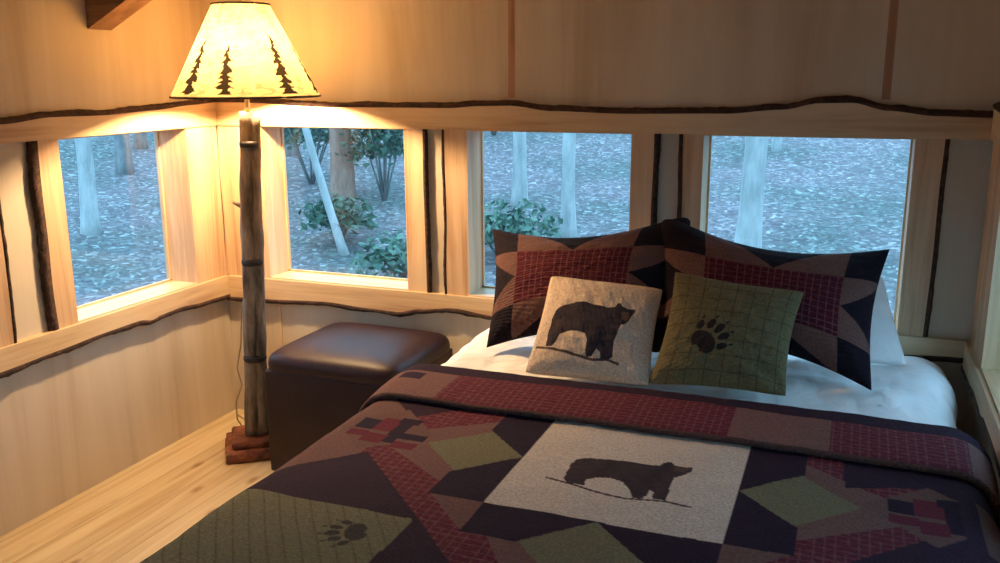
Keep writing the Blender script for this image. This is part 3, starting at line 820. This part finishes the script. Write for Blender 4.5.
NAVY2 = np.array([.014,.008,.013]); TAUP2 = np.array([.150,.072,.060]); RED2 = np.array([.085,.010,.019]); REDL2 = np.array([.17,.060,.062])
def sham_color(U, V, W=.76, Hh=.52, inner=0):
    """inner = +1 / -1: the side whose top corner patch is wide"""
    x = U*W; y = V*Hh
    bt, bb, bl, br = .150, .115, .115 if inner >= 0 else .17, .115 if inner <= 0 else .17
    c = np.ones(U.shape+(3,))*TAUP2
    dt, db, dl, dr = Hh-y, y, x, W-x
    # navy wedges: base on the outer edge, apex on the plaid panel
    for d, t, a, e, bw in ((dt, x, bl, W-br, bt), (db, x, bl, W-br, bb), (dl, y, bb, Hh-bt, bl), (dr, y, bb, Hh-bt, br)):
        L2 = (e-a)/2; mid = (a+e)/2
        half = L2*.92*(1-(np.clip(d/bw, 0, 1))**.62); m = (d < bw) & (np.abs(t-mid) < half); c[m] = NAVY2
    m = ((dt < bt) | (db < bb)) & ((dl < bl) | (dr < br)); c[m] = NAVY2
    pl = plaid(x, y, RED2, REDL2, .026, .0034)
    m = (dt > bt) & (db > bb) & (dl > bl) & (dr > br); c[m] = pl[m]
    return c
sl = pillow('pillow_sham', [(1.395,-.150,1.005), (2.195,-.105,1.12), (2.170,-.53,.645), (1.545,-.590,.650)], .20, lambda U, V: sham_color(U, V, inner=1), sham_mat, n=200, pinch=.085, pv=.36, rnd=.11, rside=1, seed=3, back=NAVY2,
       label='patchwork sham with plum plaid centre, left one, behind the bear cushion', cat='pillow', group='patchwork shams against the windows')
sr = pillow('pillow_sham', [(2.050,-.160,1.120), (2.845,-.150,1.018), (2.812,-.590,.648), (2.090,-.50,.650)], .20, lambda U, V: sham_color(U, V, inner=-1), sham_mat, n=200, pinch=.085, pv=.36, rnd=.11, rside=-1, seed=8, back=NAVY2,
       label='patchwork sham with plum plaid centre, right one, behind the green paw cushion', cat='pillow', group='patchwork shams against the windows')
pillow('white_pillow', [(2.20,-.045,.930), (2.83,-.045,.90), (2.925,-.26,.640), (2.20,-.26,.640)], .10, None, sheet_mat, n=80, pinch=.02, power=.35, seed=12,
       label='white bed pillow mostly hidden behind the right patchwork sham', cat='pillow')
BEAR_C = [(65,230),(75,195),(90,177),(110,165),(160,150),(210,147),(260,155),(310,160),(340,155),(350,128),(362,128),(370,143),(400,150),(418,143),(430,148),(430,162),(418,185),(410,215),(395,232),(380,240),(372,280),(360,320),(362,380),(335,395),(312,395),(308,370),(292,360),(275,390),(252,395),(245,370),(248,330),(232,300),(190,290),(150,290),(120,310),(105,345),(95,360),(65,355),(62,300)]
def cc(p): return ((p[0]+6)/520, .87-(p[1]-42)/470)
def cream_color(U, V):
    c = np.ones(U.shape+(3,))*np.array([.62,.47,.35])
    c *= (1-.06*wnoise(U, V, 9, 6, 30))[..., None]
    bp = [cc(p) for p in BEAR_C]
    m = near_line(U, V, [cc(p) for p in ((22,352),(60,362),(150,380),(280,403),(340,392),(385,402))], .011); c[m] = (.10,.06,.05)
    m = in_poly(U, V, bp); c[m] = np.array([.042,.030,.038])*(1+.3*wnoise(U[m], V[m], 14, 6, 34))[..., None]
    m = in_poly(U, V, [cc(p) for p in ((370,175),(405,168),(412,190),(400,215),(380,210))]); c[m] = (.14,.07,.045)
    m = in_poly(U, V, [cc(p) for p in ((80,245),(120,225),(130,260),(100,280))]); c[m] = (.075,.045,.040)
    return c
pillow('bear_cushion', [(1.733,-.43,.898), (2.140,-.45,.886), (2.170,-.775,.650), (1.760,-.785,.648)], .13, cream_color, cream_mat, n=220, pinch=.055, power=.45, seed=17, wrk=.007, back=np.array([.6,.46,.34]),
       label='cream square cushion printed with a black bear, left of the green cushion', cat='cushion')
def green_color(U, V):
    c = np.ones(U.shape+(3,))*np.array([.15,.122,.060])
    c *= (1-.08*wnoise(U, V, 29, 6, 26))[..., None]
    m = ((U % .13) < .009) | (((V+.05) % .13) < .009); c[m] *= .62
    m = paw_mask(U, V, .36, .335, .27, R(48)); c[m] = (.030,.022,.020)
    return c
pillow('paw_cushion', [(2.175,-.46,.955), (2.592,-.46,.918), (2.572,-.755,.660), (2.160,-.775,.655)], .14, green_color, green_mat, n=220, pinch=.09, power=.5, seed=23, wrk=.010, back=np.array([.18,.16,.075]),
       label='olive green plaid cushion with a black paw print, right of the bear cushion', cat='cushion')

# ------------------------------------------------------------------ woodland outside
def ground_z(x, y):
    dx = max(-x-.3, x-XR-.3, 0); dy = max(y-.3, -y-4.7, 0)
    d = math.hypot(dx, dy)
    return -.95+.145*d+.10*mnoise.noise((x*.35, y*.35, 0))*min(d/3, 1)+.04*mnoise.noise((x*1.3, y*1.3, 3))
n = 150; ext = 42
gx = np.linspace(-ext, ext, n); ax_ = np.sign(gx)*(np.abs(gx)/ext)**1.6*ext
P = np.zeros((n, n, 3))
for i, a in enumerate(ax_):
    for j, b in enumerate(ax_):
        xx, y2 = a+1.5, b-1.5; P[i, j] = (xx, y2, ground_z(xx, y2))
g = link('ground', grid_mesh('ground', P), litter_mat); tag(g, kind='structure')
cam_loc = Vector((2.702, -3.415, 1.6))
def tree(label, x, y, r, mat, lean=(0,0), h=7.5, forks=(), group='bare tree trunks outside the windows'):
    z = ground_z(x, y)-.15
    root = tag(empty('tree', (x, y, z)), label, 'tree', group)
    n = 26; pts, rr = [], []
    for i in range(n+1):
        t = i/n; hh = t*h
        pts.append((x+lean[0]*hh+.10*mnoise.noise((hh*.5, x, 1)), y+lean[1]*hh+.10*mnoise.noise((hh*.5, y, 7)), z+hh))
        rr.append(r*(1-.55*t)*(1+(.5*math.exp(-hh*4))))
    tr = obj('trunk', mk(tube, pts, rr, 14, .12), mat, smooth=True); adopt(root, tr)
    for k in range(5):
        t = .38+.12*k; p = Vector(pts[int(t*n)]); a = k*2.4+x; L = 1.2*(1.2-t)
        d = Vector((math.cos(a), math.sin(a), .7)).normalized()
        adopt(root, obj('branch', mk(tube, [p, p+d*L*.4, p+d*L*.7+Vector((0,0,.15*L)), p+d*L+Vector((0,0,.4*L))], [r*.3, r*.22, r*.14, r*.05], 8, .15), mat, smooth=True))
    return root
def on_az(px, dist):
    """a place on the ground seen in direction px at a given distance"""
    # heading of a line of sight 120 px above mid-height in the photo
    d = Vector((-.35318379, .90804063, 0))*906.67+Vector((.93241102, .36136155, 0))*(px-500)-Vector((-.07662181, .21184912, 0))*(190-281.5)
    d.normalize()
    return cam_loc.x+dist*d.x, cam_loc.y+dist*d.y
def T(label, px, dist, r, mat, **k):
    x, y = on_az(px, dist); return tree(label, x, y, r, mat, **k)
T('bright pale trunk seen in the middle of the narrow back window, rising from a shrub', 519, 11.0, .088, pale_bark)
T('second pale trunk right of the bright one in the same back window', 570, 9.6, .075, pale_bark)
T('thick pale grey trunk seen left of centre in the widest back window', 752, 9.0, .115, pale_bark)
T('thin pale trunk just right of the thick one in the widest back window', 775, 13.5, .06, pale_bark)
T('slim grey trunk at the left edge of the widest back window', 724, 16, .07, grey_bark)
T('pale leaning trunk in the back window beside the lamp', 345, 9.5, .042, pale_bark, lean=(-.26,-.05))
T('stout brown trunk upright in the back window beside the lamp', 341, 11.5, .145, brown_bark)
T('dark grey trunk at the right in the back window beside the lamp', 398, 15.5, .10, grey_bark)
T('grey trunk at the left edge of the back window beside the lamp', 292, 14, .10, grey_bark)
T('bright pale trunk at the left in the side window', 86, 10.7, .085, pale_bark)
T('dark trunk in the middle of the side window', 124, 13.5, .10, grey_bark)
T('slender brown trunk at the right in the side window', 147, 15, .08, brown_bark)
T('faint distant trunk at the right of the narrow back window', 611, 17, .07, grey_bark)

for px, d, r, m, lb in ((66, 17, .08, grey_bark, 'grey trunk at the left edge of the side window'), (372, 18, .08, pale_bark, 'distant pale trunk behind the shrub in the back window beside the lamp'),
        (547, 19, .07, pale_bark, 'thin distant trunk between the two pale trunks of the narrow back window'), (590, 22, .09, grey_bark, 'distant grey trunk right of the pair in the narrow back window'),
        (820, 22, .09, grey_bark, 'distant grey trunk in the middle of the widest back window'), (868, 20, .08, pale_bark, 'distant pale trunk at the right in the widest back window'), (318, 19, .09, grey_bark, 'far grey trunk behind the left shrub in the back window beside the lamp')):
    T(lb, px, d, r, m)
def shrub(label, px, dist, w, h, mat, n=420, group='evergreen shrubs outside the windows'):
    x, y = on_az(px, dist); z = ground_z(x, y)
    root = tag(empty('shrub', (x, y, z)), label, 'shrub', group)
    rnd = random.Random(int(px*7+dist)); bm = bmesh.new(); bs = bmesh.new()
    tips = []
    for k in range(9):
        a = rnd.uniform(0, 6.28); e = Vector((math.cos(a)*w*.45*rnd.random()**.5, math.sin(a)*w*.45*rnd.random()**.5, h*rnd.uniform(.55, .95)))
        b = Vector((x, y, z-.05)); tips.append(b+e)
        tube(bs, [b, b+e*.5+Vector((0,0,.08)), b+e], [.018,.012,.005], 6)
    for k in range(n):
        th, ph = rnd.uniform(0, 6.28), math.acos(rnd.uniform(-.25, 1)); rr = rnd.uniform(.3, 1)
        wob_ = 1+.3*mnoise.noise((math.cos(th)*2+px, math.sin(th)*2, ph*2))
        c = Vector((x+math.cos(th)*math.sin(ph)*w*.5*rr*wob_, y+math.sin(th)*math.sin(ph)*w*.5*rr*wob_, z+h*.42+math.cos(ph)*h*.55*rr*wob_))
        d = Vector((rnd.gauss(0,1), rnd.gauss(0,1), rnd.gauss(.2,.6))).normalized(); s = d.cross(Vector((rnd.gauss(0,1), rnd.gauss(0,1), rnd.gauss(0,1)))).normalized()
        L = rnd.uniform(.07, .13); W = L*.28
        up = d.cross(s)*W*.25
        vs = [bm.verts.new(c+d*L*t+s*W*q+up*abs(q)) for t, q in ((-.5,0),(-.1,1),(.5,0),(-.1,-1))]
        mid = bm.verts.new(c-d*.1*L)
        for i in range(4): bm.faces.new((vs[i], vs[(i+1)%4], mid))
    f = obj('foliage', bm, mat); st = obj('stems', bs, grey_bark, smooth=True); adopt(root, f, st)
for a in (('low green shrub at the foot of the bright trunk in the narrow back window', 503, 9.0, 1.1, .62, leaf_mat, 620),
          ('green shrub at the left in the back window beside the lamp', 312, 12.3, 1.2, 1.5, leaf_mat, 950),
          ('broad dark green shrub at the right in the back window beside the lamp', 384, 11.4, 1.1, 1.6, leaf_dark, 1000),
          ('low green shrub along the bottom of the back window beside the lamp', 350, 7.6, 1.1, .45, leaf_mat, 380),
          ('dark green shrub high on the slope in the side window', 100, 17.5, 1.4, 1.4, leaf_dark, 600),
          ('small dark shrub in front of the brown trunk in the back window beside the lamp', 336, 9.9, .9, .55, leaf_dark, 420),
          ('low pale green shrub at the lower right of the back window beside the lamp', 398, 8.4, 1.0, .5, leaf_mat, 420),
          ('distant green shrub at the upper left of the widest back window', 738, 18, 2.0, 1.4, leaf_dark, 600),
          ('distant green shrub at the upper right of the widest back window', 885, 19, 1.5, 1.2, leaf_mat, 500),
          ('tall dark green shrub at the far left of the narrow back window', 494, 15, 1.5, 2.0, leaf_dark, 600)):
    shrub(*a)

# ------------------------------------------------------------------ world light and camera
wd = bpy.data.worlds.new('dusk'); bpy.context.scene.world = wd; wd.use_nodes = True
bg = wd.node_tree.nodes['Background']; bg.inputs[0].default_value = (.33,.67,1.0,1); bg.inputs[1].default_value = 3.65

cam = bpy.data.cameras.new('camera'); co = bpy.data.objects.new('camera', cam); C.objects.link(co)
cam.sensor_width = 36; cam.lens = 906.67/1000*36; cam.clip_start = .02; cam.clip_end = 300
r_ = Vector((0.93241102, 0.36136155, -0.00524595)); u_ = Vector((-0.07662181, 0.21184912, 0.97429413)); f_ = Vector((-0.35318379, 0.90804063, -0.22521863))
M = Matrix((( r_.x, u_.x, -f_.x, cam_loc.x), (r_.y, u_.y, -f_.y, cam_loc.y), (r_.z, u_.z, -f_.z, cam_loc.z), (0,0,0,1)))
co.matrix_world = M
sc = bpy.context.scene; sc.camera = co
sc.view_settings.view_transform = 'Standard'; sc.view_settings.look = 'None'; sc.view_settings.gamma = 1; sc.view_settings.use_curve_mapping = False
sc.view_settings.exposure = 0.0
